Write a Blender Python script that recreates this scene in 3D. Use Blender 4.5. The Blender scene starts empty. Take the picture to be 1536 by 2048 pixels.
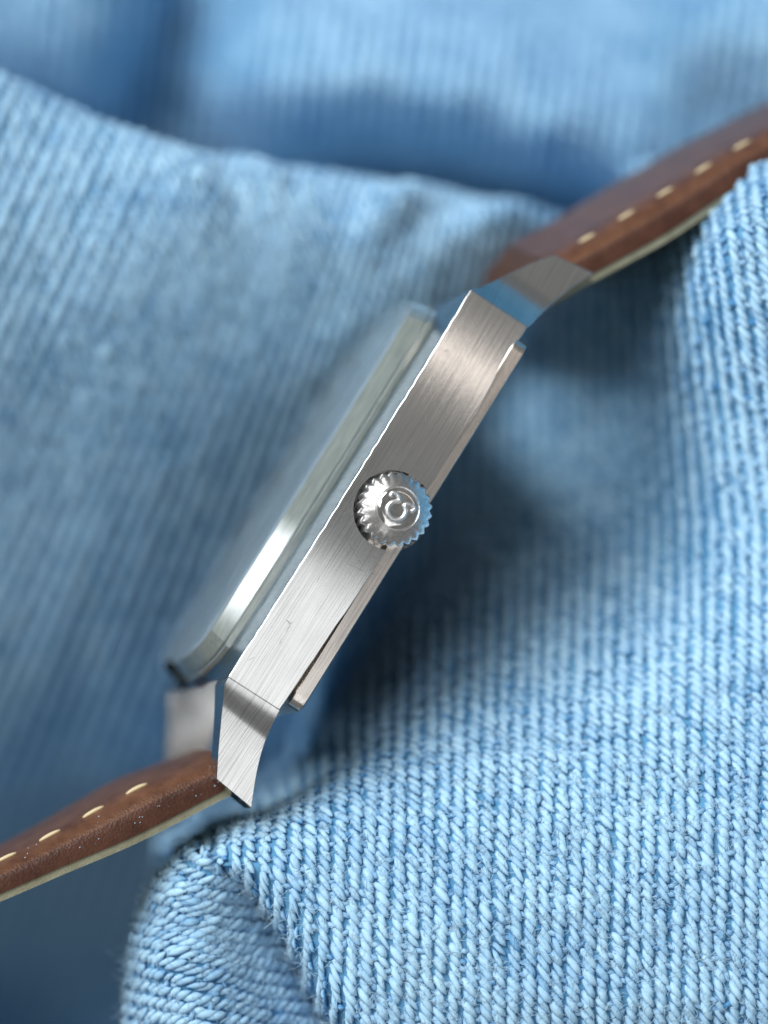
import bpy, bmesh, math, random
import numpy as np
from mathutils import Vector, Matrix

random.seed(7)
rng = np.random.default_rng(11)
SC = bpy.context.scene
COL = SC.collection
R = math.radians

# ------------------------------------------------------------------ camera, world, lamps
# 1 unit = 1 cm.  x right, y up in the picture, z towards the camera.
CAM_D = 34.0
PXCM = 316.0                      # photograph pixels per cm in the focal plane
cam = bpy.data.cameras.new('camera')
cam_o = bpy.data.objects.new('camera', cam)
COL.objects.link(cam_o)
cam_o.location = (0, 0, CAM_D)
cam.sensor_fit = 'HORIZONTAL'
cam.sensor_width = 36
cam.lens = 36 * CAM_D / (1536 / PXCM)
cam.clip_start, cam.clip_end = 1, 400
cam.dof.use_dof = True
cam.dof.focus_distance = CAM_D - 0.03
APERTURE = 1.55                   # aperture diameter in cm
cam.dof.aperture_fstop = cam.lens * 0.001 / APERTURE
cam.dof.aperture_blades = 0
SC.camera = cam_o
SC.unit_settings.scale_length = 0.01

w = bpy.data.worlds.new('World')
SC.world = w
w.use_nodes = True
bg = w.node_tree.nodes['Background']
bg.inputs[0].default_value = (0.61, 0.62, 0.62, 1)
bg.inputs[1].default_value = 0.29

UI = Vector((0.5446, 0.8387, 0)); VI = Vector((-0.8387, 0.5446, 0))   # along the case / to the dial side, in the picture plane
def towards(a_u, a_v, dist):      # direction tilted a_u degrees along the case and a_v towards the dial side
    d = Vector((0, 0, 1)) + UI * math.tan(R(a_u)) + VI * math.tan(R(a_v))
    return d.normalized() * dist
def area(name, loc, sx, sy, radiance, color, xaxis=UI):
    """a rectangular lamp facing the watch; sx runs along xaxis"""
    l = bpy.data.lights.new(name, 'AREA')
    l.shape = 'RECTANGLE'
    l.size, l.size_y = sx, sy
    l.energy = radiance * math.pi * sx * sy
    l.color = color
    o = bpy.data.objects.new(name, l)
    COL.objects.link(o)
    z = (Vector(loc) - Vector((0, 0, -1))).normalized()
    y = z.cross(xaxis).normalized(); x = y.cross(z)
    o.matrix_world = Matrix(((x.x, y.x, z.x, loc[0]), (x.y, y.y, z.y, loc[1]), (x.z, y.z, z.z, loc[2]), (0, 0, 0, 1)))
    return o
area('key_window', Vector((-0.50, 0.62, 0.62)).normalized() * 62, 42, 42, 8.6, (0.97, 0.99, 1.0))
area('room_window', towards(-15.5, -13, 64), 64, 16, 1.35, (0.97, 0.98, 1.0))
area('added_crystal_light', towards(8.0, 21, 72), 12, 14, 12.0, (0.93, 0.97, 1.0))  # added lamp, aimed to put a bright patch on the crystal wall
area('side_window', Vector((-0.85, -0.12, 0.42)).normalized() * 55, 20, 20, 3.0, (0.94, 0.97, 1.0), Vector((0, 1, 0)))
area('warm_lamp', towards(31.8, -12, 64), 1.3, 40.0, 4.4, (1.0, 0.88, 0.80))
area('room_bounce', towards(42, -12, 80), 66, 50, 0.05, (1.0, 0.94, 0.87))  # added dim fill, standing for light off the room's walls

SC.view_settings.view_transform = 'Standard'
SC.view_settings.look = 'None'
SC.view_settings.exposure = 0
SC.view_settings.gamma = 1
SC.cycles.use_denoising = True
SC.cycles.max_bounces = 14
SC.cycles.transmission_bounces = 12
SC.cycles.glossy_bounces = 6
SC.cycles.sample_clamp_indirect = 4
SC.cycles.caustics_reflective = False
SC.cycles.caustics_refractive = True

# ------------------------------------------------------------------ helpers
def unproj(px, py, z):
    k = (CAM_D - z) / CAM_D
    return np.array([(px - 768) / PXCM * k, -(py - 1024) / PXCM * k, z])

ALPHA, BETA = 6.3, 9.0            # how far the camera looks in from the dial side / from the lower end
WA = (UI * math.sin(R(BETA)) - VI * math.sin(R(ALPHA)) + Vector((0, 0, 1)) * math.sqrt(1 - math.sin(R(BETA))**2 - math.sin(R(ALPHA))**2)).normalized()
UA = (UI - WA * UI.dot(WA)).normalized()
VA = WA.cross(UA).normalized()
ORG = Vector(unproj(786, 1021, 0.0))
def L(px, py, wv=0.0):            # the point (u, v, w) of the watch's own frame seen at a pixel at depth w
    c = Vector((0, 0, CAM_D)); d = Vector(((px - 768) / PXCM, -(py - 1024) / PXCM, -CAM_D))
    t = (wv - (c - ORG).dot(WA)) / d.dot(WA)
    p = c + d * t - ORG
    return np.array([p.dot(UA), p.dot(VA), wv])

def link(name, me, mat, parent=None, smooth=None):
    o = bpy.data.objects.new(name, me)
    COL.objects.link(o)
    if mat: me.materials.append(mat)
    if parent: o.parent = parent
    if smooth is not None:
        for p in me.polygons: p.use_smooth = True
        if smooth < 180: me.set_sharp_from_angle(angle=R(smooth))
    return o

def mesh(name, verts, faces, fix=True):
    me = bpy.data.meshes.new(name)
    me.from_pydata([tuple(map(float, v)) for v in verts], [], faces)
    if fix:
        bm = bmesh.new(); bm.from_mesh(me)
        bmesh.ops.recalc_face_normals(bm, faces=bm.faces)
        bm.to_mesh(me); bm.free()
    me.update()
    return me

def loft(rings, closed=True, cap0=True, cap1=True):
    n = len(rings[0]); V = [p for r in rings for p in r]; F = []
    for i in range(len(rings) - 1):
        for j in range(n if closed else n - 1):
            k = (j + 1) % n
            F.append((i*n+j, i*n+k, (i+1)*n+k, (i+1)*n+j))
    if cap0: F.append(tuple(range(n)))
    if cap1: F.append(tuple(range((len(rings)-1)*n, len(rings)*n)))
    return V, F

def tube(path, r, seg=8, caps=True):
    P = [Vector(p) for p in path]; rings = []
    up = Vector((0, 0, 1))
    for i, p in enumerate(P):
        t = (P[min(i+1, len(P)-1)] - P[max(i-1, 0)]).normalized()
        a = t.cross(up)
        if a.length < 1e-4: a = t.cross(Vector((1, 0, 0)))
        a.normalize(); b = t.cross(a)
        rr = r(i) if callable(r) else r
        rings.append([p + a*math.cos(2*math.pi*k/seg)*rr + b*math.sin(2*math.pi*k/seg)*rr for k in range(seg)])
    return loft(rings, True, caps, caps)

def bevelled(name, me, width, mat, parent, seg=2, angle=25, cutter=None):
    o = bpy.data.objects.new(name, me); COL.objects.link(o)
    m = o.modifiers.new('b', 'BEVEL'); m.width = width; m.segments = seg; m.limit_method = 'ANGLE'; m.angle_limit = R(angle)
    if cutter is not None:
        c = o.modifiers.new('c', 'BOOLEAN'); c.operation = 'DIFFERENCE'; c.object = cutter; c.solver = 'EXACT'
    dg = bpy.context.evaluated_depsgraph_get(); dg.update()
    nm = bpy.data.meshes.new_from_object(o.evaluated_get(dg))
    o.modifiers.clear(); o.data = nm; nm.name = name
    if mat: nm.materials.clear(); nm.materials.append(mat)
    for p in nm.polygons: p.use_smooth = True
    nm.set_sharp_from_angle(angle=R(11))
    o.parent = parent
    return o

# ------------------------------------------------------------------ materials
def mat(name):
    m = bpy.data.materials.new(name); m.use_nodes = True
    nt = m.node_tree
    return m, nt, nt.nodes['Principled BSDF']
def nd(nt, t, **kw):
    n = nt.nodes.new(t)
    for k, v in kw.items():
        if k in n.inputs.keys(): n.inputs[k].default_value = v
        else: setattr(n, k, v)
    return n
def ln(nt, a, b): nt.links.new(a, b)
def objmap(nt, scale, rot=(0, 0, 0)):
    tc = nd(nt, 'ShaderNodeTexCoord'); mp = nd(nt, 'ShaderNodeMapping')
    mp.inputs['Scale'].default_value = scale; mp.inputs['Rotation'].default_value = rot
    ln(nt, tc.outputs['Object'], mp.inputs[0]); return mp.outputs[0]
def ramp(nt, fac, stops):
    r = nd(nt, 'ShaderNodeValToRGB'); el = r.color_ramp.elements
    while len(el) < len(stops): el.new(0.5)
    for e, (p, c) in zip(el, stops): e.position = p; e.color = (*c, 1) if len(c) == 3 else c
    ln(nt, fac, r.inputs[0]); return r.outputs[0]

def steel(name, base, rough, brush, aniso=0.5, scratch=0.0, bump=0.25):
    m, nt, b = mat(name)
    b.inputs['Metallic'].default_value = 1
    b.inputs['Roughness'].default_value = rough
    v = objmap(nt, brush)
    n = nd(nt, 'ShaderNodeTexNoise', Scale=1.0, Detail=2.0, Roughness=0.5); ln(nt, v, n.inputs['Vector'])
    big = nd(nt, 'ShaderNodeTexNoise', Scale=4.0, Detail=4.0); ln(nt, objmap(nt, (1, 1, 1)), big.inputs['Vector'])
    c = ramp(nt, n.outputs[0], [(0.28, tuple(x*0.80 for x in base)), (0.5, base), (0.72, tuple(min(1, x*1.10) for x in base))])
    col = c
    if scratch:
        # small dark pits and hairline scuffs, here and there
        w1 = nd(nt, 'ShaderNodeTexNoise', Scale=1.0, Detail=2.0, Distortion=0.4); ln(nt, objmap(nt, (14, 46, 30), (0, 0, 0.5)), w1.inputs['Vector'])
        lt = nd(nt, 'ShaderNodeMath', operation='GREATER_THAN'); ln(nt, w1.outputs[0], lt.inputs[0]); lt.inputs[1].default_value = 0.69
        msk = nd(nt, 'ShaderNodeTexNoise', Scale=2.3, Detail=2.0); ln(nt, objmap(nt, (1, 1, 1)), msk.inputs['Vector'])
        gt = nd(nt, 'ShaderNodeMapRange'); ln(nt, msk.outputs[0], gt.inputs[0]); gt.inputs[1].default_value = 0.42; gt.inputs[2].default_value = 0.66
        mu = nd(nt, 'ShaderNodeMath', operation='MULTIPLY'); ln(nt, lt.outputs[0], mu.inputs[0]); ln(nt, gt.outputs[0], mu.inputs[1])
        mu2 = nd(nt, 'ShaderNodeMath', operation='MULTIPLY'); ln(nt, mu.outputs[0], mu2.inputs[0]); mu2.inputs[1].default_value = scratch
        mx = nd(nt, 'ShaderNodeMix', data_type='RGBA'); ln(nt, mu2.outputs[0], mx.inputs[0]); ln(nt, c, mx.inputs[6]); mx.inputs[7].default_value = (0.08, 0.08, 0.08, 1)
        col = mx.outputs[2]
    ln(nt, col, b.inputs['Base Color'])
    mr = nd(nt, 'ShaderNodeMapRange'); ln(nt, big.outputs[0], mr.inputs[0]); mr.inputs[3].default_value = rough*0.8; mr.inputs[4].default_value = rough*1.25
    ln(nt, mr.outputs[0], b.inputs['Roughness'])
    bp = nd(nt, 'ShaderNodeBump', Strength=bump, Distance=0.004); ln(nt, n.outputs[0], bp.inputs['Height']); ln(nt, bp.outputs[0], b.inputs['Normal'])
    if aniso:
        b.inputs['Anisotropic'].default_value = aniso
        vt = nd(nt, 'ShaderNodeVectorTransform', vector_type='VECTOR', convert_from='OBJECT', convert_to='WORLD')
        vt.inputs[0].default_value = (0, 1, 0); ln(nt, vt.outputs[0], b.inputs['Tangent'])
    return m

M_BRUSH = steel('brushed_steel', (0.66, 0.66, 0.65), 0.165, (1.8, 115, 4), 0.6, 0.0, 0.07)
M_TOP = steel('satin_steel_denim_tint', (0.24, 0.32, 0.38), 0.30, (40, 40, 6), 0.0, 0.0, 0.05)  # bezel; the blue in the base colour paints in the denim's reflection
M_BACK = steel('back_steel', (0.72, 0.67, 0.62), 0.24, (3, 60, 60), 0.0, 0.0, 0.2)
M_POL = steel('polished_steel', (0.74, 0.73, 0.71), 0.09, (30, 30, 30), 0.0, 0.0, 0.08)
M_CROWN = steel('crown_steel', (0.78, 0.76, 0.74), 0.28, (60, 60, 60), 0.0, 0.0, 0.25)

M_EMB = steel('emblem_steel', (0.85, 0.85, 0.85), 0.36, (30, 30, 30), 0.0, 0.0, 0.05)
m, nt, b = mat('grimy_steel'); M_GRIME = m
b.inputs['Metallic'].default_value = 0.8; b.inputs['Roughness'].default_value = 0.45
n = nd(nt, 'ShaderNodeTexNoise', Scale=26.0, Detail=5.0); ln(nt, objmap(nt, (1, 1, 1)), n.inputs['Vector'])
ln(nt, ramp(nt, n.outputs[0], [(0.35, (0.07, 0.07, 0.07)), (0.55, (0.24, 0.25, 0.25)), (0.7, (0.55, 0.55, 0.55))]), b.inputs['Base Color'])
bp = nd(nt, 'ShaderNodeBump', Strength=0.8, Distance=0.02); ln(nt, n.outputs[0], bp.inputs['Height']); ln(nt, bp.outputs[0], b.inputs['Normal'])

m, nt, b = mat('acrylic'); M_GLASS = m
b.inputs['Transmission Weight'].default_value = 0.80; b.inputs['IOR'].default_value = 1.49; b.inputs['Roughness'].default_value = 0.03
b.inputs['Base Color'].default_value = (0.80, 0.91, 0.96, 1)
n = nd(nt, 'ShaderNodeTexNoise', Scale=9.0, Detail=4.0); ln(nt, objmap(nt, (1, 3, 3)), n.inputs['Vector'])
bp = nd(nt, 'ShaderNodeBump', Strength=0.05, Distance=0.01); ln(nt, n.outputs[0], bp.inputs['Height']); ln(nt, bp.outputs[0], b.inputs['Normal'])
m, nt, b = mat('scuffed_acrylic'); M_WALL = m
b.inputs['Transmission Weight'].default_value = 0.45; b.inputs['IOR'].default_value = 1.49; b.inputs['Roughness'].default_value = 0.05
b.inputs['Coat Weight'].default_value = 1; b.inputs['Coat IOR'].default_value = 1.7; b.inputs['Coat Roughness'].default_value = 0.02
n = nd(nt, 'ShaderNodeTexNoise', Scale=6.0, Detail=5.0); ln(nt, objmap(nt, (1, 9, 9)), n.inputs['Vector'])
ln(nt, ramp(nt, n.outputs[0], [(0.3, (0.31, 0.37, 0.35)), (0.7, (0.48, 0.54, 0.49))]), b.inputs['Base Color'])
m, nt, b = mat('dial_paint'); M_DIAL = m
b.inputs['Base Color'].default_value = (0.62, 0.62, 0.55, 1); b.inputs['Roughness'].default_value = 0.35; b.inputs['Metallic'].default_value = 0.3

def leather(name, dark, light):
    m, nt, b = mat(name)
    v = objmap(nt, (1, 1, 1))
    n = nd(nt, 'ShaderNodeTexNoise', Scale=7.0, Detail=8.0, Roughness=0.65); ln(nt, v, n.inputs['Vector'])
    f = nd(nt, 'ShaderNodeTexNoise', Scale=70.0, Detail=3.0); ln(nt, v, f.inputs['Vector'])
    vo = nd(nt, 'ShaderNodeTexVoronoi', Scale=55.0); ln(nt, v, vo.inputs['Vector'])
    ln(nt, ramp(nt, n.outputs[0], [(0.3, dark), (0.7, light)]), b.inputs['Base Color'])
    b.inputs['Roughness'].default_value = 0.33
    b.inputs['Specular IOR Level'].default_value = 0.18
    ad = nd(nt, 'ShaderNodeMath', operation='ADD'); ln(nt, f.outputs[0], ad.inputs[0]); ln(nt, vo.outputs[0], ad.inputs[1])
    bp = nd(nt, 'ShaderNodeBump', Strength=0.25, Distance=0.010); ln(nt, ad.outputs[0], bp.inputs['Height']); ln(nt, bp.outputs[0], b.inputs['Normal'])
    return m
M_LEATHER = leather('brown_leather', (0.080, 0.034, 0.019), (0.175, 0.080, 0.044))
M_EDGE = leather('cut_leather_edge', (0.05, 0.020, 0.013), (0.10, 0.042, 0.026))
M_LINING = leather('cream_lining', (0.24, 0.23, 0.15), (0.38, 0.37, 0.26))
m, nt, b = mat('cream_thread'); M_STITCH = m
b.inputs['Base Color'].default_value = (0.72, 0.60, 0.36, 1); b.inputs['Roughness'].default_value = 0.5

def cloth(name, deep, pale, attr):
    m, nt, b = mat(name)
    b.inputs['Roughness'].default_value = 0.85
    b.inputs['Specular IOR Level'].default_value = 0.2
    b.inputs['Sheen Weight'].default_value = 0.15
    b.inputs['Sheen Roughness'].default_value = 0.5
    v = objmap(nt, (1, 1, 1))
    n = nd(nt, 'ShaderNodeTexNoise', Scale=1.3, Detail=5.0, Roughness=0.6); ln(nt, v, n.inputs['Vector'])
    f = nd(nt, 'ShaderNodeTexNoise', Scale=60.0, Detail=4.0, Roughness=0.7); ln(nt, v, f.inputs['Vector'])
    if attr:
        tv = nd(nt, 'ShaderNodeAttribute', attribute_name='twist')
        f = nd(nt, 'ShaderNodeTexNoise', Scale=1.6, Detail=4.0, Roughness=0.7); ln(nt, tv.outputs['Vector'], f.inputs['Vector'])
        at = nd(nt, 'ShaderNodeAttribute', attribute_name='wear')
        fac = at.outputs['Fac']
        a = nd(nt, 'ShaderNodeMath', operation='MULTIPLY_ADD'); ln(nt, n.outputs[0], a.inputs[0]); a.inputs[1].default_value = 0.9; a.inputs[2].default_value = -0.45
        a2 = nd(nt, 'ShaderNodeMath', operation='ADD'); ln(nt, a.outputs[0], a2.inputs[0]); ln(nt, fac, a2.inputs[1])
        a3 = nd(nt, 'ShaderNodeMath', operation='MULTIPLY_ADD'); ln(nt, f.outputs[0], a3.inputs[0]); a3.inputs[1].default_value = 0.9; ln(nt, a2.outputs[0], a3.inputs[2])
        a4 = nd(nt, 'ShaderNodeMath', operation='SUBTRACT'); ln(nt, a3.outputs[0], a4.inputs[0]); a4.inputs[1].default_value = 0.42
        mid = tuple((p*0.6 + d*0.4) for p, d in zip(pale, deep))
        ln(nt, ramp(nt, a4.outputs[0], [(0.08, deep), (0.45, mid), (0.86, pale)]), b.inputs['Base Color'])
    else:
        ln(nt, ramp(nt, n.outputs[0], [(0.3, deep), (0.75, pale)]), b.inputs['Base Color'])
    bp = nd(nt, 'ShaderNodeBump', Strength=0.5, Distance=0.01); ln(nt, f.outputs[0], bp.inputs['Height']); ln(nt, bp.outputs[0], b.inputs['Normal'])
    return m
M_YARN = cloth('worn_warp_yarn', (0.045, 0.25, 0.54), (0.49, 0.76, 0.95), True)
M_WEFT = cloth('indigo_weave', (0.07, 0.26, 0.47), (0.17, 0.43, 0.65), False)
M_FUZZ = cloth('cotton_fuzz', (0.40, 0.64, 0.82), (0.60, 0.80, 0.90), False)

# ------------------------------------------------------------------ the denim
denim = bpy.data.objects.new('denim_cloth', None); COL.objects.link(denim)
denim['label'] = 'crumpled light blue denim cloth in soft folds under and around the watch'
denim['category'] = 'fabric'

def catmull(P, sub):              # along axis 0
    n = P.shape[0]
    Q = np.concatenate([2*P[:1]-P[1:2], P, 2*P[-1:]-P[-2:-1]])
    out = []
    for i in range(n - 1):
        p0, p1, p2, p3 = Q[i], Q[i+1], Q[i+2], Q[i+3]
        for t in np.linspace(0, 1, sub, endpoint=False):
            out.append(0.5*((2*p1) + (-p0+p2)*t + (2*p0-5*p1+4*p2-p3)*t*t + (-p0+3*p1-3*p2+p3)*t**3))
    out.append(P[-1])
    return np.array(out)

def resample(path, n):
    path = np.array(path, float)
    d = np.r_[0, np.cumsum(np.linalg.norm(np.diff(path, axis=0), axis=1))]
    t = np.linspace(0, d[-1], n)
    return np.stack([np.interp(t, d, path[:, k]) for k in range(path.shape[1])], 1)

# one warp float: a short bowed, tapered roll
def template(RN, SN):
    _a = np.linspace(-1, 1, RN)
    _r = np.sqrt(np.clip(1 - np.abs(_a)**2.3, 0.03, 1))
    _ph = np.arange(SN) / SN * 2*np.pi
    F = []
    for i in range(RN-1):
        for j in range(SN):
            k = (j+1) % SN
            F.append((i*SN+j, i*SN+k, (i+1)*SN+k, (i+1)*SN+j))
    return np.repeat(_a, SN), np.repeat(_r, SN), np.tile(np.cos(_ph), RN), np.tile(np.sin(_ph), RN), np.array(F)

def sheet(ctrl, sub, flip=1, pitch=0.093, step=0.064, hair=0, clipbox=(-160, -160, 1680, 2200), seed=0, hair_z=-1.0, ribs_n=None, fine=True):
    """ctrl[row, col] = world point; ribs run along the rows axis.  Builds the cloth, its yarn floats and its fuzz."""
    rg = np.random.default_rng(seed)
    TA, TR, TC, TS, TF = template(8, 6) if fine else template(6, 5)
    P = catmull(ctrl, sub)
    P = np.swapaxes(catmull(np.swapaxes(P, 0, 1), sub), 0, 1)
    H, W = P.shape[:2]
    # fine wrinkles of the hand of the cloth
    me = bpy.data.meshes.new('cloth_fold')
    idx = np.arange(H*W).reshape(H, W)
    F = np.stack([idx[:-1, :-1], idx[:-1, 1:], idx[1:, 1:], idx[1:, :-1]], -1).reshape(-1, 4)
    me.from_pydata(P.reshape(-1, 3).tolist(), [], F.tolist())
    o = link('cloth_fold', me, M_WEFT, denim, 180)
    # ribs
    ds = np.concatenate([np.zeros((H, 1)), np.cumsum(np.linalg.norm(np.diff(P, axis=1), axis=2), 1)], 1)
    nr = ribs_n or int(np.median(ds[:, -1]) / pitch)
    if ribs_n: ds = np.tile(np.arange(W, dtype=float)[None], (H, 1))
    ribs = np.zeros((nr, H, 3))
    for k in range(H):
        t = np.linspace(0, ds[k, -1], nr)
        for c in range(3): ribs[:, k, c] = np.interp(t, ds[k], P[k, :, c])
    pos, et, es = [], [], []
    for i in range(nr):
        q = ribs[i]
        d = np.r_[0, np.cumsum(np.linalg.norm(np.diff(q, axis=0), axis=1))]
        side = ribs[min(i+1, nr-1)] - ribs[max(i-1, 0)]
        sp = 0.09
        t = np.arange((i*0.5 % 1)*step + rg.normal(0, step*0.08), d[-1], step)
        t = t + rg.normal(0, step*0.045, len(t))
        p = np.stack([np.interp(t, d, q[:, c]) for c in range(3)], 1)
        p2 = np.stack([np.interp(t+0.03, d, q[:, c]) for c in range(3)], 1)
        p1 = np.stack([np.interp(t-0.03, d, q[:, c]) for c in range(3)], 1)
        s = np.stack([np.interp(t, d, side[:, c]) for c in range(3)], 1)
        wob = 0.005*np.sin(t*3.1 + i*1.7)[:, None] + rg.normal(0, 0.0035, (len(t), 1))
        s /= np.linalg.norm(s, axis=1, keepdims=True) + 1e-9
        pos.append(p + s*wob); et.append(p2-p1); es.append(s)
    pos = np.concatenate(pos); et = np.concatenate(et); es = np.concatenate(es)
    ok = np.linalg.norm(et, axis=1) > 1e-4
    k = CAM_D / (CAM_D - pos[:, 2]); px = pos[:, 0]*k*PXCM + 768; py = 1024 - pos[:, 1]*k*PXCM
    ok &= (px > clipbox[0]) & (px < clipbox[2]) & (py > clipbox[1]) & (py < clipbox[3])
    pos, et, es = pos[ok], et[ok], es[ok]
    et /= np.linalg.norm(et, axis=1, keepdims=True)
    nn = np.cross(es, et)*flip; nn /= np.linalg.norm(nn, axis=1, keepdims=True) + 1e-9
    es = np.cross(et, nn)*flip
    N = len(pos)
    weft = rg.random(N) < 0.55
    pos = np.concatenate([pos, pos[weft] + es[weft]*(0.5*sp) + rg.normal(0, .006, (weft.sum(), 3))]); et = np.concatenate([et, et[weft]]); es = np.concatenate([es, es[weft]]); nn = np.concatenate([nn, nn[weft]])
    low = np.r_[np.zeros(N), np.ones(weft.sum())]
    N = len(pos)
    ang = np.where(low > 0, R(25) + rg.normal(0, R(25), N), R(57) + rg.normal(0, R(4.5), N))
    dv = es*np.cos(ang)[:, None] - et*np.sin(ang)[:, None]
    bv = np.cross(nn, dv)
    Lh = 0.071*(1 + rg.normal(0, 0.10, N)); Rr = 0.0258*(1 + np.clip(rg.normal(0, 0.12, N), -.3, .35)); hh = 0.010 + rg.normal(0, 0.005, N)
    Lh = np.where(low > 0, .045, Lh); Rr = np.where(low > 0, .020, Rr); hh = np.where(low > 0, -.002, hh)
    rr = Rr[:, None]*TR[None]
    V = (pos[:, None] + dv[:, None]*(TA[None]*Lh[:, None])[..., None]
         + bv[:, None]*(rr*TC[None])[..., None]
         + nn[:, None]*(rr*TS[None]*0.80 + hh[:, None] + 0.013*(0.5-TA[None]**2) + 0.010*TA[None])[..., None])
    V += rg.normal(0, 0.0016, V.shape)
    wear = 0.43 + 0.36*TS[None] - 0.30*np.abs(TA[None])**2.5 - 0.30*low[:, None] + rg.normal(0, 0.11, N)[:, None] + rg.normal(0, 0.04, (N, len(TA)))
    me = bpy.data.meshes.new('twill_yarn')
    nv = N*len(TA); nf = N*len(TF)
    me.vertices.add(nv); me.vertices.foreach_set('co', V.reshape(-1).astype(np.float32))
    fa = (TF[None] + (np.arange(N)*len(TA))[:, None, None]).reshape(-1)
    me.loops.add(nf*4); me.loops.foreach_set('vertex_index', fa.astype(np.int32))
    me.polygons.add(nf); me.polygons.foreach_set('loop_start', (np.arange(nf)*4).astype(np.int32))
    me.polygons.foreach_set('use_smooth', np.ones(nf, bool))
    at = me.attributes.new('wear', 'FLOAT', 'POINT'); at.data.foreach_set('value', wear.reshape(-1).astype(np.float32))
    tw = np.stack([np.broadcast_to(TC*2.6, (N, len(TA))), np.broadcast_to(TS*2.6, (N, len(TA))), TA[None]*1.1 + np.arange(N)[:, None]*7.3], -1)
    at = me.attributes.new('twist', 'FLOAT_VECTOR', 'POINT'); at.data.foreach_set('vector', tw.reshape(-1).astype(np.float32))
    me.update(calc_edges=True); me.validate()
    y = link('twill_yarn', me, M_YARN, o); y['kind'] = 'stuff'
    if hair:
        cand = np.where(pos[:, 2] > hair_z)[0]
        pick = rg.choice(cand, hair)
        V, F = [], []
        for q in pick:
            p0 = pos[q] + nn[q]*0.028 + dv[q]*rg.uniform(-.05, .05) + bv[q]*rg.uniform(-.022, .022)
            d = nn[q]*rg.uniform(0.05, 0.8) + dv[q]*rg.normal(0, .6) + bv[q]*rg.normal(0, .9); d /= np.linalg.norm(d)
            curl = rg.normal(0, 1, 3); ln_ = rg.gamma(3.0, 0.017) + 0.015
            pts = [p0]
            for s in range(4):
                pts.append(pts[-1] + d*ln_/4); d = d + curl*0.35 + rg.normal(0, .15, 3) - nn[q]*0.08; d /= np.linalg.norm(d)
            base = len(V); r0 = rg.uniform(0.0013, 0.0021)
            for s, p in enumerate(pts):
                for c in range(3):
                    an = c*2.094
                    V.append(p + (np.array([math.cos(an), math.sin(an), 0.3*math.sin(an+1)]))*r0)
            for s in range(4):
                for c in range(3):
                    c2 = (c+1) % 3
                    F.append((base+s*3+c, base+s*3+c2, base+s*3+3+c2, base+s*3+3+c))
        me = bpy.data.meshes.new('cotton_fuzz'); me.from_pydata([tuple(v) for v in V], [], F)
        h = link('cotton_fuzz', me, M_FUZZ, o, 180); h['kind'] = 'stuff'
    return o

def thinplate(pts, reg=0.02):
    pts = np.array(pts, float); X = pts[:, :2]/400.0; n = len(X)
    def U(r): return np.where(r > 1e-9, r*r*np.log(r + 1e-12), 0)
    K = U(np.linalg.norm(X[:, None]-X[None], axis=2)) + reg*np.eye(n)
    Pm = np.c_[np.ones(n), X]
    A = np.block([[K, Pm], [Pm.T, np.zeros((3, 3))]])
    sol = np.linalg.solve(A, np.r_[pts[:, 2], 0, 0, 0])
    def f(x, y):
        q = np.stack([x, y], -1)/400.0
        return U(np.linalg.norm(q[..., None, :]-X, axis=-1)) @ sol[:n] + sol[n] + q @ sol[n+1:]
    return f

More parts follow.
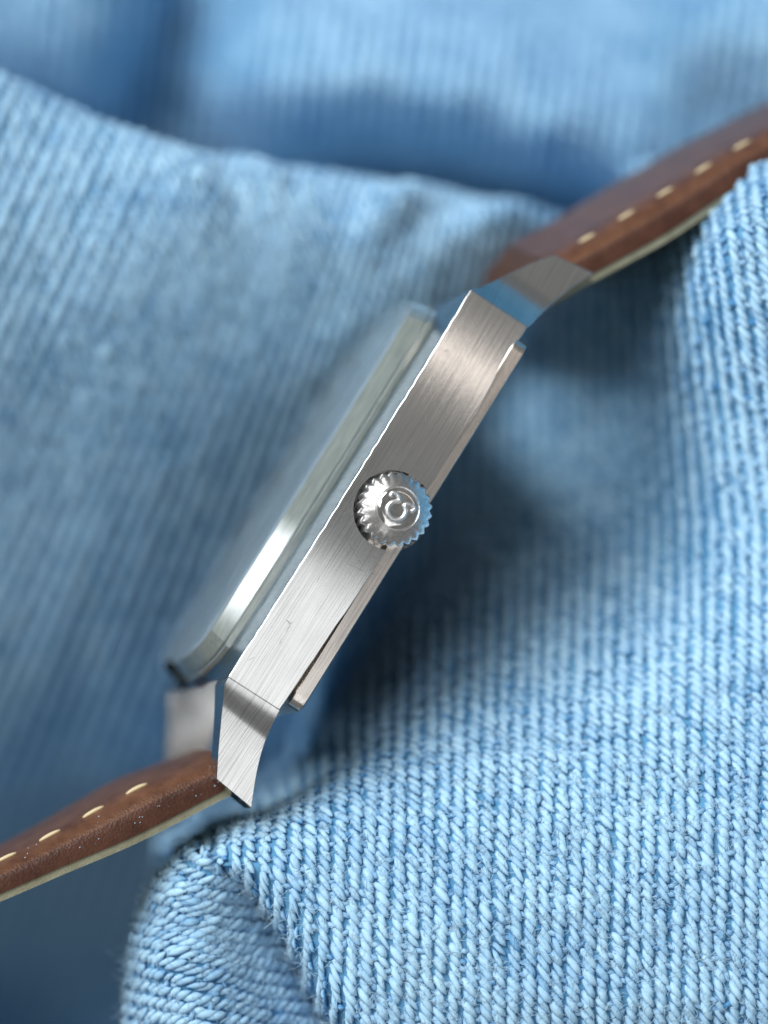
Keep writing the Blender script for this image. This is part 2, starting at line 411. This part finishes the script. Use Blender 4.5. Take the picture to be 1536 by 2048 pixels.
# the near fold, running from the front edge down into the valley behind the watch and up the slope beyond it
front = {
 320: [(1790, -.45), (1745, -.52), (1722, -.8), (1710, -1.6), (1698, -4.2), (1658, -9.0)],
 350: [(1770, -.34), (1722, -.44), (1698, -.7), (1686, -1.6), (1674, -4.2), (1634, -9.0)],
 400: [(1740, -.24), (1690, -.34), (1664, -.6), (1650, -1.6), (1636, -4.2), (1596, -9.0)],
 470: [(1720, -.14), (1660, -.28), (1632, -.6), (1618, -1.6), (1604, -4.2), (1564, -9.0)],
 530: [(1750, -.05), (1680, -.12), (1625, -.36), (1604, -.7), (1586, -1.6), (1560, -4.2), (1520, -9.0)],
 600: [(1850, .04), (1700, -.03), (1600, -.36), (1555, -.9), (1510, -2.0), (1470, -3.4), (1430, -3.9)],
 690: [(1980, .08), (1800, .05), (1650, -.12), (1560, -.42), (1480, -1.0), (1410, -1.9), (1330, -3.1), (1220, -3.7), (1100, -3.8)],
 800: [(2100, .06), (1900, .12), (1700, -.05), (1560, -.36), (1460, -.85), (1360, -1.5), (1240, -2.5), (1120, -3.3), (950, -3.7), (700, -3.8)],
 950: [(2200, -.02), (2000, .12), (1800, .06), (1650, -.12), (1520, -.45), (1400, -.95), (1280, -1.6), (1150, -2.3), (1000, -3.0), (850, -3.4), (600, -3.7), (420, -3.8)],
 1100: [(2200, -.05), (2000, .12), (1800, .06), (1650, -.10), (1520, -.38), (1400, -.80), (1280, -1.25), (1150, -1.95), (1000, -2.6), (850, -3.0), (700, -3.2), (500, -3.4), (400, -3.6)],
 1240: [(2200, -.06), (2000, .10), (1800, .05), (1650, -.08), (1520, -.32), (1400, -.66), (1280, -1.02), (1150, -1.7), (1000, -2.3), (850, -2.6), (700, -2.7), (560, -2.8), (420, -3.2)],
 1340: [(2200, -.08), (2000, .10), (1800, .04), (1650, -.06), (1520, -.28), (1400, -.56), (1280, -.88), (1150, -1.35), (1000, -1.75), (850, -1.9), (700, -1.75), (600, -1.7), (520, -2.2), (440, -3.3)],
 1410: [(2200, -.08), (2000, .10), (1800, .04), (1650, -.05), (1520, -.24), (1400, -.50), (1280, -.78), (1150, -1.05), (1000, -1.25), (850, -1.22), (700, -1.08), (580, -1.0), (500, -1.15), (450, -1.7), (405, -3.2)],
 1480: [(2200, -.08), (2000, .10), (1800, .04), (1650, -.05), (1520, -.20), (1400, -.45), (1280, -.70), (1150, -.94), (1000, -1.08), (850, -1.0), (700, -.78), (560, -.66), (470, -.66), (425, -.85), (395, -1.5), (350, -3.2)],
 1560: [(2200, -.08), (2000, .08), (1800, .03), (1650, -.05), (1520, -.20), (1400, -.42), (1280, -.64), (1150, -.85), (1000, -.96), (850, -.86), (700, -.66), (560, -.52), (420, -.50), (360, -.66), (325, -1.2), (290, -3.2)],
 1750: [(2200, -.10), (2000, .06), (1800, .02), (1650, -.05), (1520, -.20), (1400, -.40), (1280, -.6), (1150, -.8), (1000, -.9), (850, -.8), (700, -.6), (560, -.4), (400, -.4), (220, -.6), (230, -3.0)],
 2050: [(2200, .2), (2000, .4), (1650, .4), (1400, .3), (1150, .2), (850, .3), (560, .6), (400, .7), (200, .5), (150, -2)],  # from here on unseen cloth, raised to give the upper lug a blue reflection
 2500: [(2200, .8), (2000, 1.0), (1650, 1.2), (1400, 1.3), (1150, 1.4), (850, 1.6), (560, 1.8), (400, 1.8), (200, 1.6), (150, -2)],
}
YS = np.r_[np.arange(2240, 1500, -20), np.arange(1500, 300, -24)].astype(float)
XS = np.arange(320, 2501, 20).astype(float)
tx = np.array(sorted(front)); tab = []
for x in tx:
    p = sorted((y, z) for y, z in front[x]); yy = np.array([q[0] for q in p], float); zz = np.array([q[1] for q in p], float)
    tab.append(np.interp(YS, yy, zz))
tab = np.array(tab).T                                   # [row, table column]
Z = np.array([np.interp(XS, tx, r_) for r_ in tab])
def blur(Z, n, ax):
    k = np.hanning(n+2)[1:-1]; k /= k.sum(); h = n//2
    Zp = np.concatenate([np.repeat(np.take(Z, [0], ax), h, ax), Z, np.repeat(np.take(Z, [-1], ax), h, ax)], ax)
    return np.apply_along_axis(lambda v: np.convolve(v, k, 'valid'), ax, Zp)
Z = np.where(YS[:, None] > 1500, blur(blur(Z, 7, 1), 3, 0), blur(blur(Z, 9, 1), 7, 0))
Z -= np.clip((545 - YS[:, None])/80, 0, 1)*np.clip((1270 - XS[None])/80, 0, 1)*5.5   # dives away under the strap
for i, y in enumerate(YS):                              # the fold turns under along the crease at its front
    for j, x in enumerate(XS):
        xc = np.interp(y, [1600, 1690, 1712, 1730, 1765, 1835, 1905, 1985, 2065, 2180, 2240], [270, 290, 350, 420, 490, 556, 598, 640, 690, 760, 800])
        e = (x - xc)/70.0
        if e < 1: Z[i, j] -= .20*(1-max(e, 0))**2 + (0.0 if e > 0 else min(6.0, .40*(-e)/.3 + 4.5*(-e)**2))
ctrl = np.array([[unproj(x - 0.02*(y-2000) - (0.16*max(0, 1050-y)*np.clip((x-1150)/350, 0, 1)), y, Z[i, j]) for j, x in enumerate(XS)] for i, y in enumerate(YS)])
sheet(ctrl, 2, flip=1, hair=8500, seed=3, hair_z=-0.6, ribs_n=int(2180/29.0))

# the small turned-over fold at the lower left of the near fold
E = [((450, 1745), (372, 1708)), ((520, 1782), (340, 1735)), ((575, 1850), (300, 1790)), ((645, 1985), (270, 1880)), ((725, 2110), (259, 1985)),
     ((800, 2240), (256, 2100)), ((880, 2360), (256, 2230)), ((940, 2450), (258, 2350))]
cols = []
for i, (c, s) in enumerate(E):
    c = np.array(c, float); s = np.array(s, float); d = s - c
    f = min(1, i/2.5)
    pts = [unproj(*(c - d*0.30), -1.5), unproj(*(c - d*0.10), -1.1*f - .5)]
    for q, z in ((0.10, -.26-.62*f), (0.3, -.26-.34*f), (0.5, -.24-.10*f), (0.7, -.24+.06*f), (0.86, -.3), (0.96, -.45), (1.0, -.8)):
        pts.append(unproj(*(c + d*q), z))
    inward = -d/np.linalg.norm(d)
    pts += [unproj(*(s + inward*4), -1.4), unproj(*(s + inward*22), -2.4), unproj(*(s + inward*55), -4.6)]
    cols.append(resample(catmull(np.array(pts), 6), 22))
sheet(np.swapaxes(np.array(cols)[::-1], 0, 1), 5, flip=1, hair=2000, seed=5, hair_z=-0.9)

# the broad slope behind the watch, up to a ridge
zA = thinplate([(-200, 60, -.9), (0, 200, -1.15), (0, 600, -1.25), (0, 1000, -2.1), (0, 1300, -2.75), (0, 1560, -3.9), (0, 1700, -5.6), (0, 1800, -7.2), (0, 1950, -9.5), (0, 2150, -10.5), (-300, 600, -.9), (-300, 1300, -2.8), (-300, 1560, -3.6), (-420, 1750, -3.4), (-420, 1950, -3.0), (-420, 2150, -3.0), (0, 2300, -8.0),  # unseen left side raised to keep light out of the hollow
     (250, 280, -1.45), (250, 600, -1.65), (250, 900, -2.3), (250, 1200, -3.0), (280, 1500, -4.2), (200, 1700, -6.8), (280, 1900, -9.5), (550, 340, -1.9), (550, 600, -2.3), (500, 900, -3.0), (480, 1100, -3.5), (430, 1350, -4.0),
     (800, 355, -2.45), (800, 600, -2.6), (640, 850, -3.2), (1000, 375, -2.75), (960, 520, -2.8), (1150, 400, -3.0), (1300, 430, -3.6), (1300, 600, -4.0), (900, 1000, -4.0), (650, 1450, -4.6), (600, 1900, -8.0), (1450, 440, -3.9), (1700, 460, -4.0), (1500, 900, -4.2)], 0.12)
def yr(x): return np.interp(x, [-500, -200, 0, 150, 300, 550, 800, 1000, 1150, 1300, 1600, 1900], [38, 98, 174, 250, 308, 352, 388, 426, 466, 490, 530, 560])
cols = []
for xb in np.linspace(-900, 1500, 19):
    lean = np.interp(xb, [-900, -200, 300, 900, 1500], [620, 600, 480, 180, 120])
    # find where the leaning column meets the ridge line
    ys = np.linspace(2300, -100, 4801); xs = xb + lean*(1500-ys)/1300
    k = np.argmax(ys < yr(xs)); y1 = ys[k]; pts = []
    for y in np.linspace(2300, y1, 17):
        x = xb + lean*(1500-y)/1300
        dz = -0.75*float(np.clip((800-x)/700, 0, 1))
        pts.append(unproj(x, y, float(zA(np.array(x), np.array(y))) + dz))
    x1 = xb + lean*(1500-y1)/1300; z1 = float(zA(np.array(x1), np.array(y1))) - 0.75*float(np.clip((800-x1)/700, 0, 1))
    pts += [unproj(x1+3, y1-10, z1-.28), unproj(x1+3, y1-8, z1-.8), unproj(x1, y1+25, z1-2.0), unproj(x1, y1+60, z1-3.6)]
    cols.append(resample(catmull(np.array(pts), 5), 24))
sheet(np.swapaxes(np.array(cols), 0, 1), 5, flip=1, seed=9, ribs_n=int(2400/33.0), fine=False)

# the far folds beyond the ridge
zC = thinplate([(2300, -300, .6), (2600, 200, 1.2), (2300, 300, -.6), (1800, -900, .6), (800, -1000, -1.5), (2600, -1000, 2.0), (-250, -1000, -2.5), (-250, -400, -4.0),  # unseen rise at upper right, added for the upper lug to reflect
     (400, -150, -5.2), (415, 20, -4.7), (405, 120, -4.4), (425, 190, -4.3), (520, 140, -3.6), (700, 155, -3.3), (900, 190, -3.3), (1100, 255, -3.4), (1300, 340, -3.7), (520, 10, -4.1), (700, 20, -4.05), (900, 45, -4.05), (1080, 95, -4.1), (700, -120, -4.7), (1000, -100, -4.6),
     (1230, 140, -4.2), (1370, 250, -4.3), (1380, 60, -3.7), (1500, 60, -3.5), (1600, 200, -3.5), (1500, -150, -4.0), (500, 240, -4.15), (700, 254, -3.95), (900, 285, -4.0), (1080, 352, -4.2), (600, 345, -4.9), (780, 358, -5.0), (950, 390, -5.1), (1120, 440, -5.3), (1350, 460, -5.0), (600, 460, -6.6), (1000, 520, -6.8), (1500, 500, -5.5),
     (345, 60, -5.6), (330, 200, -5.8), (300, 60, -5.6), (290, 230, -5.8), (250, 60, -4.5), (150, 100, -4.2), (0, 40, -4.0), (-150, 0, -4.0), (150, -100, -4.1), (200, 200, -4.7), (100, 260, -5.2), (250, 330, -6), (0, 350, -6), (400, 300, -5.4)])
cols = []
for x in np.linspace(-250, 2600, 46):
    pts = []
    for y in np.r_[np.linspace(560, -260, 30), np.linspace(-300, -1100, 14)]:
        pts.append(unproj(x + (300-y)*0.12, y, float(zC(np.array(x), np.array(y))) - .8))
    cols.append(np.array(pts))
sheet(np.swapaxes(np.array(cols), 0, 1), 4, flip=1, seed=13, ribs_n=int(2850/29.0), fine=False, clipbox=(-150, -150, 1700, 560))

# ------------------------------------------------------------------ the watch
watch = bpy.data.objects.new('wristwatch', None); COL.objects.link(watch)
mw = Matrix.Identity(4)
for i, ax in enumerate((UA, VA, WA)):
    for r in range(3): mw[r][i] = ax[r]
mw.translation = ORG
watch.matrix_world = mw
watch['label'] = 'vintage steel wristwatch standing on its edge, fluted crown up, on a brown strap'
watch['category'] = 'watch'

WID = 3.2
A0, B0 = L(450, 1350, -.09), L(948, 583, -.09)
U0, U1 = A0[0], B0[0]
VT = 0.5*(A0[1] + B0[1])
def wn(u): return -0.045*u*u
EDGE = [(553, 1433), (600, 1362), (660, 1270), (700, 1212), (745, 1142), (790, 1070), (830, 1010), (863, 965), (890, 922), (923, 872), (955, 825), (993, 752), (1011, 720), (1040, 680), (1053, 661)]
EL = np.array([L(x, y, -.05) for x, y in EDGE])
def vb(u): return float(np.interp(u, EL[:, 0], EL[:, 1]))
st = np.linspace(U0, U1, 61)
rings = []
for i, u in enumerate(st):
    j = random.gauss(0, 0.0016)*(1 if 0 < i < 60 else 0); j2 = random.gauss(0, 0.0009)
    vbu = vb(u)
    rings.append([(u, VT+j, wn(u)), (u, vbu+j2, wn(u)), (u, -.02, -.12+wn(u)), (u, -.02, -WID+.12-wn(u)), (u, vbu, -WID-wn(u)), (u, VT, -WID-wn(u))])
# the lower edge keeps its depth; the underside steps in towards the case back
for r_ in rings:
    u = r_[0][0]; vbu = r_[1][1]
    r_[2] = (u, vbu+0.012, -.075+wn(u)); r_[3] = (u, vbu+0.012, -WID+.075-wn(u))
V, F = loft(rings)
cut_me = bpy.data.meshes.new('cut')
bm = bmesh.new(); bmesh.ops.create_cone(bm, cap_ends=True, segments=96, radius1=.255, radius2=.255, depth=.26)
bm.to_mesh(cut_me); bm.free()
cut = bpy.data.objects.new('cut', cut_me); COL.objects.link(cut); cut.location = (0, 0, 0)
case = bevelled('case_body', mesh('case_body', V, F), 0.006, M_BRUSH, watch, 2, 25, cut)
bpy.data.objects.remove(cut)
# floor of the crown recess
a = np.linspace(0, 2*np.pi, 64, endpoint=False)
V, F = loft([[(.2535*math.cos(t), .2535*math.sin(t), -.127) for t in a], [(.10*math.cos(t), .10*math.sin(t), -.124) for t in a]], True, False, True)
link('crown_recess', mesh('crown_recess', V, F), M_GRIME, watch, 180)

# lugs
def lug(top, bot, sgn, far):
    n = 12; T = resample(catmull(np.array(top, float), 6), n); Bq = resample(catmull(np.array(bot, float), 6), n)
    th = 0.44; rings = []
    w0 = wn(U1)
    for i in range(n):
        f = i/(n-1)
        w_ = w0 - (float(np.interp(f, [0, .1, .2, .3, .4, .5, .7, 1], [0, .038, .073, .103, .127, .144, .168, .200])) if sgn < 0 else float(np.interp(f, [0, .1, .25, .38, .5, .7, 1], [0, .040, .096, .135, .163, .196, .229])))
        t, b_ = L(*T[i], w_), L(*Bq[i], w_)
        if i == 0: t = np.array([U1 if sgn > 0 else U0, VT, w0]); b_[0] = U1 if sgn > 0 else U0
        inner = w0 - th - 0.02*f
        r_ = [(t[0], t[1], w_), (b_[0], b_[1], w_), (b_[0], b_[1], inner), (t[0], t[1], inner)]
        if far: r_ = [(p[0], p[1], -WID - p[2]) for p in r_]
        rings.append(r_)
    V, F = loft(rings)
    return bevelled('lug', mesh('lug', V, F), 0.0035, M_BRUSH, watch, 2, 35)
LUGD = 0.15
up_t = [(948, 583), (1000, 556), (1060, 527), (1109, 510)]; up_b = [(1053, 660), (1085, 625), (1130, 586), (1187, 546)]
lo_t = [(450, 1350), (444, 1420), (437, 1490), (433, 1558)]; lo_b = [(553, 1432), (530, 1485), (514, 1545), (503, 1616)]
for far in (0, 1):
    lug(up_t, up_b, 1, far); lug(lo_t, lo_b, -1, far)

# crystal footprint
def foot(scale_u=1.0, inset=0.0):
    pts = []
    ctl = []
    for u in np.linspace(-1.235, 1.235, 25): ctl.append((u, -.50 + .07*(1-(u/1.235)**2)))
    ctl += [(1.33, -.62), (1.42, -.95), (1.46, -1.30)]
    half = ctl
    full = half + [(u, -WID - w_) for u, w_ in reversed(half)]
    neg = [(-1.46, -1.30), (-1.42, -.95), (-1.33, -.62)]
    full = full + [(u, -WID - w_) for u, w_ in reversed([(-u, w_) for u, w_ in []])]
    full = full + [(u, -WID-w_) for u, w_ in neg] + neg[0:0]
    full = full + neg
    c = np.array([0, -WID/2])
    out = []
    for u, w_ in full:
        d = np.array([u, w_]) - c; r_ = np.linalg.norm(d)
        q = c + d*(r_-inset)/r_
        out.append(q)
    return out
# order: near edge left to right, right corner, far edge right to left, left corner back to the start
BZ = VT + 0.048
def ringat(inset, v, dome=0): return [(q[0], v + dome*(1 - ((q[0])**2 + (q[1]+WID/2)**2)/2.2), q[1]) for q in foot(1, inset)]
outer = [ringat(-.006, VT-.02), ringat(-.006, BZ+.026), ringat(0.004, BZ+.034), ringat(0.020, BZ+.037), ringat(0.021, BZ+.046), ringat(0.012, BZ+.049), ringat(0.045, BZ+.158), ringat(0.068, BZ+.166)]
for s in (0.12, 0.35, 0.7, 1.0, 1.2): outer.append(ringat(s, BZ+.168 + .04*(1-((1.5-s)/1.5)**2)))
inner = [ringat(1.2, BZ+.09), ringat(0.7, BZ+.075), ringat(0.2, BZ+.05), ringat(0.13, BZ+.03), ringat(0.11, VT-.02)]
V, F = loft(outer + inner, True, False, False)
n = len(outer[0]); mt = len(outer)
F = [f for f in F if not (min(f) >= (mt-1)*n and min(f) < mt*n)]
F.append(tuple(range((mt-1)*n, mt*n))); F.append(tuple(range(mt*n, (mt+1)*n)))
tot = mt + len(inner)
for j in range(n):
    k = (j+1) % n; F.append((j, k, (tot-1)*n+k, (tot-1)*n+j))
cr = link('crystal', mesh('crystal', V, F), M_GLASS, watch, 28)
cr.data.materials.append(M_WALL)
for p in cr.data.polygons:
    if abs(p.normal.y) < .75 and p.center.y > BZ-.05 and max(abs(p.center.x)/1.46, abs(p.center.z+WID/2)/1.17) > .8: p.material_index = 1
# dial under it
V, F = loft([ringat(0.125, VT-.03), ringat(0.125, VT-.005)])
link('dial', mesh('dial', V, F), M_DIAL, watch, 30)

# bezel: from the case outline up to the crystal
fo = foot(1, -0.012); nn_ = len(fo)
def outline_pt(q):
    # cast from the centre through q to the case outline
    c = np.array([0, -WID/2]); d = np.array(q) - c
    best = 1e9
    for s_ in np.linspace(1.0, 2.2, 601):
        p = c + d*s_
        if p[0] < U0+.004 or p[0] > U1-.004 or p[1] > wn(p[0])-.004 or p[1] < -WID-wn(p[0])+.004: return c + d*(s_-.002)
    return c + d*s_
op = [outline_pt(q) for q in fo]
# add the four corners
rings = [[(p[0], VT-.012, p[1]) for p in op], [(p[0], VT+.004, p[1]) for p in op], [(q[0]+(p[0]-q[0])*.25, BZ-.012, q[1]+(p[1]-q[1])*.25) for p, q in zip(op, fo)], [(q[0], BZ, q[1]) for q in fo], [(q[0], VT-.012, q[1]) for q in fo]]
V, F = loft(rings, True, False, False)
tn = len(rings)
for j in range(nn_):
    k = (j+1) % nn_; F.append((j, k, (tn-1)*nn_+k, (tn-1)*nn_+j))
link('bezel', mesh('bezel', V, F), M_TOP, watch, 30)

# case back
def rrect(u0, u1, w0, w1, r, v, seg=6):
    pts = []
    for cx, cy, a0 in ((u1-r, w1-r, 0), (u0+r, w1-r, 90), (u0+r, w0+r, 180), (u1-r, w0+r, 270)):
        for k in range(seg+1):
            t = R(a0 + 90*k/seg); pts.append((cx + r*math.cos(t), v, cy + r*math.sin(t)))
    return pts
def cb(ins, v, ru=1.395): return rrect(-ru+ins, ru+.005-ins, -WID+.05+ins, -.05-ins, .09, v)
back = loft([cb(.06, .02), cb(.05, -.070), cb(.03, -.090), cb(.004, -.100), cb(.005, -.180), cb(.025, -.190), cb(.30, -.20)])
link('case_back', mesh('case_back', *back), M_BACK, watch, 30)

# crown
NT = 24; NS = NT*8
def crown_ring(r_, amp, w_):
    out = []
    for k in range(NS):
        t = 2*math.pi*k/NS; ph = (k % 8)/8
        tri = abs(ph*2-1)
        out.append((math.cos(t)*(r_ - amp*(tri**1.3)), math.sin(t)*(r_ - amp*(tri**1.3)), w_))
    return out
rings = [crown_ring(.232, .020, -.10), crown_ring(.238, .020, .05), crown_ring(.238, .020, .092), crown_ring(.234, .017, .101), crown_ring(.210, .003, .120), crown_ring(.17, .001, .143), crown_ring(.143, 0, .158),
         crown_ring(.136, 0, .156), crown_ring(.132, 0, .163)]
crown = link('crown', mesh('crown', *loft(rings)), M_CROWN, watch, 32)
rings = [crown_ring(.1315, 0, .150), crown_ring(.130, 0, .168), crown_ring(.122, 0, .1735), crown_ring(.10, 0, .1755), crown_ring(.05, 0, .177)]
link('crown_cap', mesh('crown_cap', *loft(rings)), M_POL, crown, 40)
def img2(a_, b_): return (a_*.5446 - b_*.8387, -a_*.8387 - b_*.5446)
ex = img2(.81, .586); ey = img2(.586, -.81)
path = []
for t in np.linspace(R(68), R(-248), 40): path.append((.064*math.cos(t), .064*math.sin(t) - .018))
def smoothpath(p): return p
right = [(.086, .036), (.096, .062), (.080, .076), (.050, .070), (.030, .058)]
left = [(-x, y) for x, y in right]
full = right + path + left[::-1]
full = catmull(np.array(full), 3)
full = full*0.92
P3 = [(x*ex[0]+y*ey[0], x*ex[1]+y*ey[1], .181 - .15*(x*x+y*y)) for x, y in full]
link('emblem', mesh('emblem', *tube(P3, lambda i: .0145 if 8 < i < len(P3)-9 else .0125, 10)), M_EMB, crown, 180)
# stem sleeve
link('crown_stem', mesh('crown_stem', *tube([(0, 0, -.14), (0, 0, -.08)], .13, 24)), M_GRIME, watch, 40)

# strap halves
W0, W1 = -.50, -WID+.50
def strap_half(stitch_px, bottom_px, first, twist, n=60):
    wv = -.52
    S = resample(catmull(np.array([L(x, y, wv-.1)[:2] for x, y in stitch_px]), 8), n)
    Bt = resample(catmull(np.array([L(x, y, wv)[:2] for x, y in bottom_px]), 8), n)
    ws = [0, .0, .012, .04, .09, .17, .30, .45, .65]
    hs = [0, .36, .54, .70, .86, 1.0, 1.13, 1.22, 1.30]
    half = list(zip(ws, hs)); mid = (W0-W1)/2
    prof = half + [(mid, 1.42 + .25*(twist > 0))] + [(2*mid - a_, h) for a_, h in reversed(half)]
    rings = []; N_ = []
    for i in range(n):
        nv = S[i]-Bt[i]
        rings.append([(Bt[i][0]+nv[0]*(h+twist*a_/2.2), Bt[i][1]+nv[1]*(h+twist*a_/2.2), W0-a_) for a_, h in prof]); N_.append(nv)
    V, F = loft(rings)
    me = mesh('strap', V, F)
    o = link('strap', me, M_LEATHER, watch, 50)
    me.materials.append(M_EDGE)
    for p in me.polygons:
        c_ = p.center
        if c_.z > W0-.02 or c_.z < W1+.012: p.material_index = 1
    # lining
    rings = []
    for i in range(n):
        nv = N_[i]; b_ = Bt[i] - nv*0.004
        q = b_ - nv/np.linalg.norm(nv)*.050
        rings.append([(b_[0], b_[1], W0-.012), (q[0], q[1], W0-.02), (q[0], q[1], W1+.02), (b_[0], b_[1], W1+.012)])
    link('lining', mesh('lining', *loft(rings)), M_LINING, o, 40)
    # stitches along the near and the far edge
    d = np.r_[0, np.cumsum(np.linalg.norm(np.diff(S, axis=0), axis=1))]
    rot_n = np.array(N_)
    proto = None; s0 = first
    while s0 + .16 < d[-1]:
        for wz, hfac in ((W0-.165, .99), (W1+.165, .99)):
            pts = []
            for s in np.linspace(s0, s0+.15, 7):
                b_ = np.array([np.interp(s, d, Bt[:, k]) for k in (0, 1)]); nv = np.array([np.interp(s, d, rot_n[:, k]) for k in (0, 1)])
                f = (s-s0)/.15*2-1
                q = b_ + nv*(hfac - .01 + .012*(1-f*f) + (twist if wz < -1.5 else 0))
                pts.append((q[0], q[1], wz))
            V, F = tube(pts, lambda i: (.019 if twist > 0 else .014)*math.sqrt(max(.15, 1-((i-3)/3.4)**2)), 8)
            link('stitch', mesh('stitch', V, F), M_STITCH, o, 180)
        s0 += PITCH
    return o
PITCH = 0.305
strap_half([(1090, 524), (1150, 491), (1195, 466), (1275, 419), (1365, 365), (1450, 311), (1530, 266), (1640, 205), (1800, 125)],
           [(1105, 595), (1160, 562), (1200, 540), (1330, 468), (1420, 408), (1500, 355), (1580, 305), (1680, 245), (1840, 160)], .26, .66)
PITCH = 0.315
strap_half([(440, 1508), (390, 1528), (340, 1548), (280, 1573), (205, 1613), (110, 1665), (10, 1716), (-100, 1765), (-300, 1840)],
           [(470, 1570), (432, 1588), (340, 1636), (250, 1680), (120, 1735), (0, 1787), (-110, 1830), (-300, 1905)], .50, -.28)
for px, py in ((1120, 548), (462, 1548)):
    q = L(px, py, -.5)
    link('spring_bar', mesh('spring_bar', *tube([(q[0], q[1], W0+.06), (q[0], q[1], W1-.06)], .055, 12)), M_POL, watch, 40)

def dust(parent, spots, r0, r1):
    bm = bmesh.new()
    for p in spots:
        bmesh.ops.create_icosphere(bm, subdivisions=1, radius=random.uniform(r0, r1), matrix=Matrix.Translation(p) @ Matrix.Diagonal((random.uniform(.6, 1.8), random.uniform(.6, 1.2), .6, 1)))
    me = bpy.data.meshes.new('dust'); bm.to_mesh(me); bm.free()
    o = link('dust', me, M_FUZZ, parent, 180); o['kind'] = 'stuff'
spots = []
for k in range(26):
    t = random.random(); px = 430 - 440*t; py = 1588 + 200*t - random.uniform(8, 62)
    spots.append(Vector(L(px, py, -.497 if py > 1555 + 200*t else -.52)))
dust(watch, spots, .0018, .0042)

# hairline scratches and scuffs in the flank, worn in around the crown
m, nt, b = mat('scratch_groove'); M_SCR = m
b.inputs['Metallic'].default_value = 1; b.inputs['Roughness'].default_value = 0.5; b.inputs["Base Color"].default_value = (0.34, 0.34, 0.34, 1)
V, F = [], []
def scr(p, q, wd, bow=0.0):
    pts = []
    for t in np.linspace(0, 1, 6):
        x = p[0] + (q[0]-p[0])*t + bow*math.sin(math.pi*t)*(q[1]-p[1]); y = p[1] + (q[1]-p[1])*t - bow*math.sin(math.pi*t)*(q[0]-p[0])
        l = L(x, y, 0.0); l = L(x, y, wn(l[0])); pts.append(np.array([l[0], l[1], wn(l[0]) + .0012]))
    base = len(V)
    for k, t in enumerate(np.linspace(0, 1, 6)):
        d = pts[min(k+1, 5)] - pts[max(k-1, 0)]; d /= np.linalg.norm(d); nrm = np.array([-d[1], d[0], 0])
        h = wd*(.25 + math.sin(math.pi*t)*random.uniform(.6, 1))
        V.extend([tuple(pts[k] + nrm*h), tuple(pts[k] - nrm*h)])
    for k in range(5): F.append((base+2*k, base+2*k+1, base+2*k+3, base+2*k+2))
for p, q, wd, bow in [((655, 1068), (692, 1082), .0028, .1), ((692, 1082), (716, 1118), .003, .15), ((716, 1118), (726, 1131), .0045, 0), ((690, 1126), (736, 1148), .0022, .1), ((736, 1140), (752, 1150), .003, 0),
                      ((572, 1240), (579, 1247), .004, .3), ((577, 1249), (586, 1244), .003, .2),
                      ((740, 1112), (760, 1122), .002, .1), ((742, 1124), (764, 1132), .002, 0), ((748, 965), (800, 940), .002, .2), ((820, 925), (850, 948), .0022, .2), ((735, 940), (722, 962), .003, .1),
                      ((900, 700), (893, 716), .0016, 0), ((905, 832), (880, 800), .0014, .1)]:
    scr(p, q, wd*.5, bow*.3)
for k in range(40):
    t = random.random(); x = 470 + 430*t + random.uniform(0, 80); y = 1330 - 660*t + random.uniform(-20, 70)
    l = L(x, y, 0)
    if not (vb(l[0])+.03 < l[1] < VT-.03) or math.hypot(l[0], l[1]) < .29 or abs(l[0]) > 1.4: continue
    a_ = random.gauss(-1.0, .35); ln2 = random.uniform(6, 26)
    scr((x, y), (x + ln2*math.cos(a_), y + ln2*math.sin(a_)), random.uniform(.0007, .0014), 0)
me = bpy.data.meshes.new('scratch'); me.from_pydata(V, [], F)
o = link('scratch', me, M_SCR, case); o['kind'] = 'stuff'
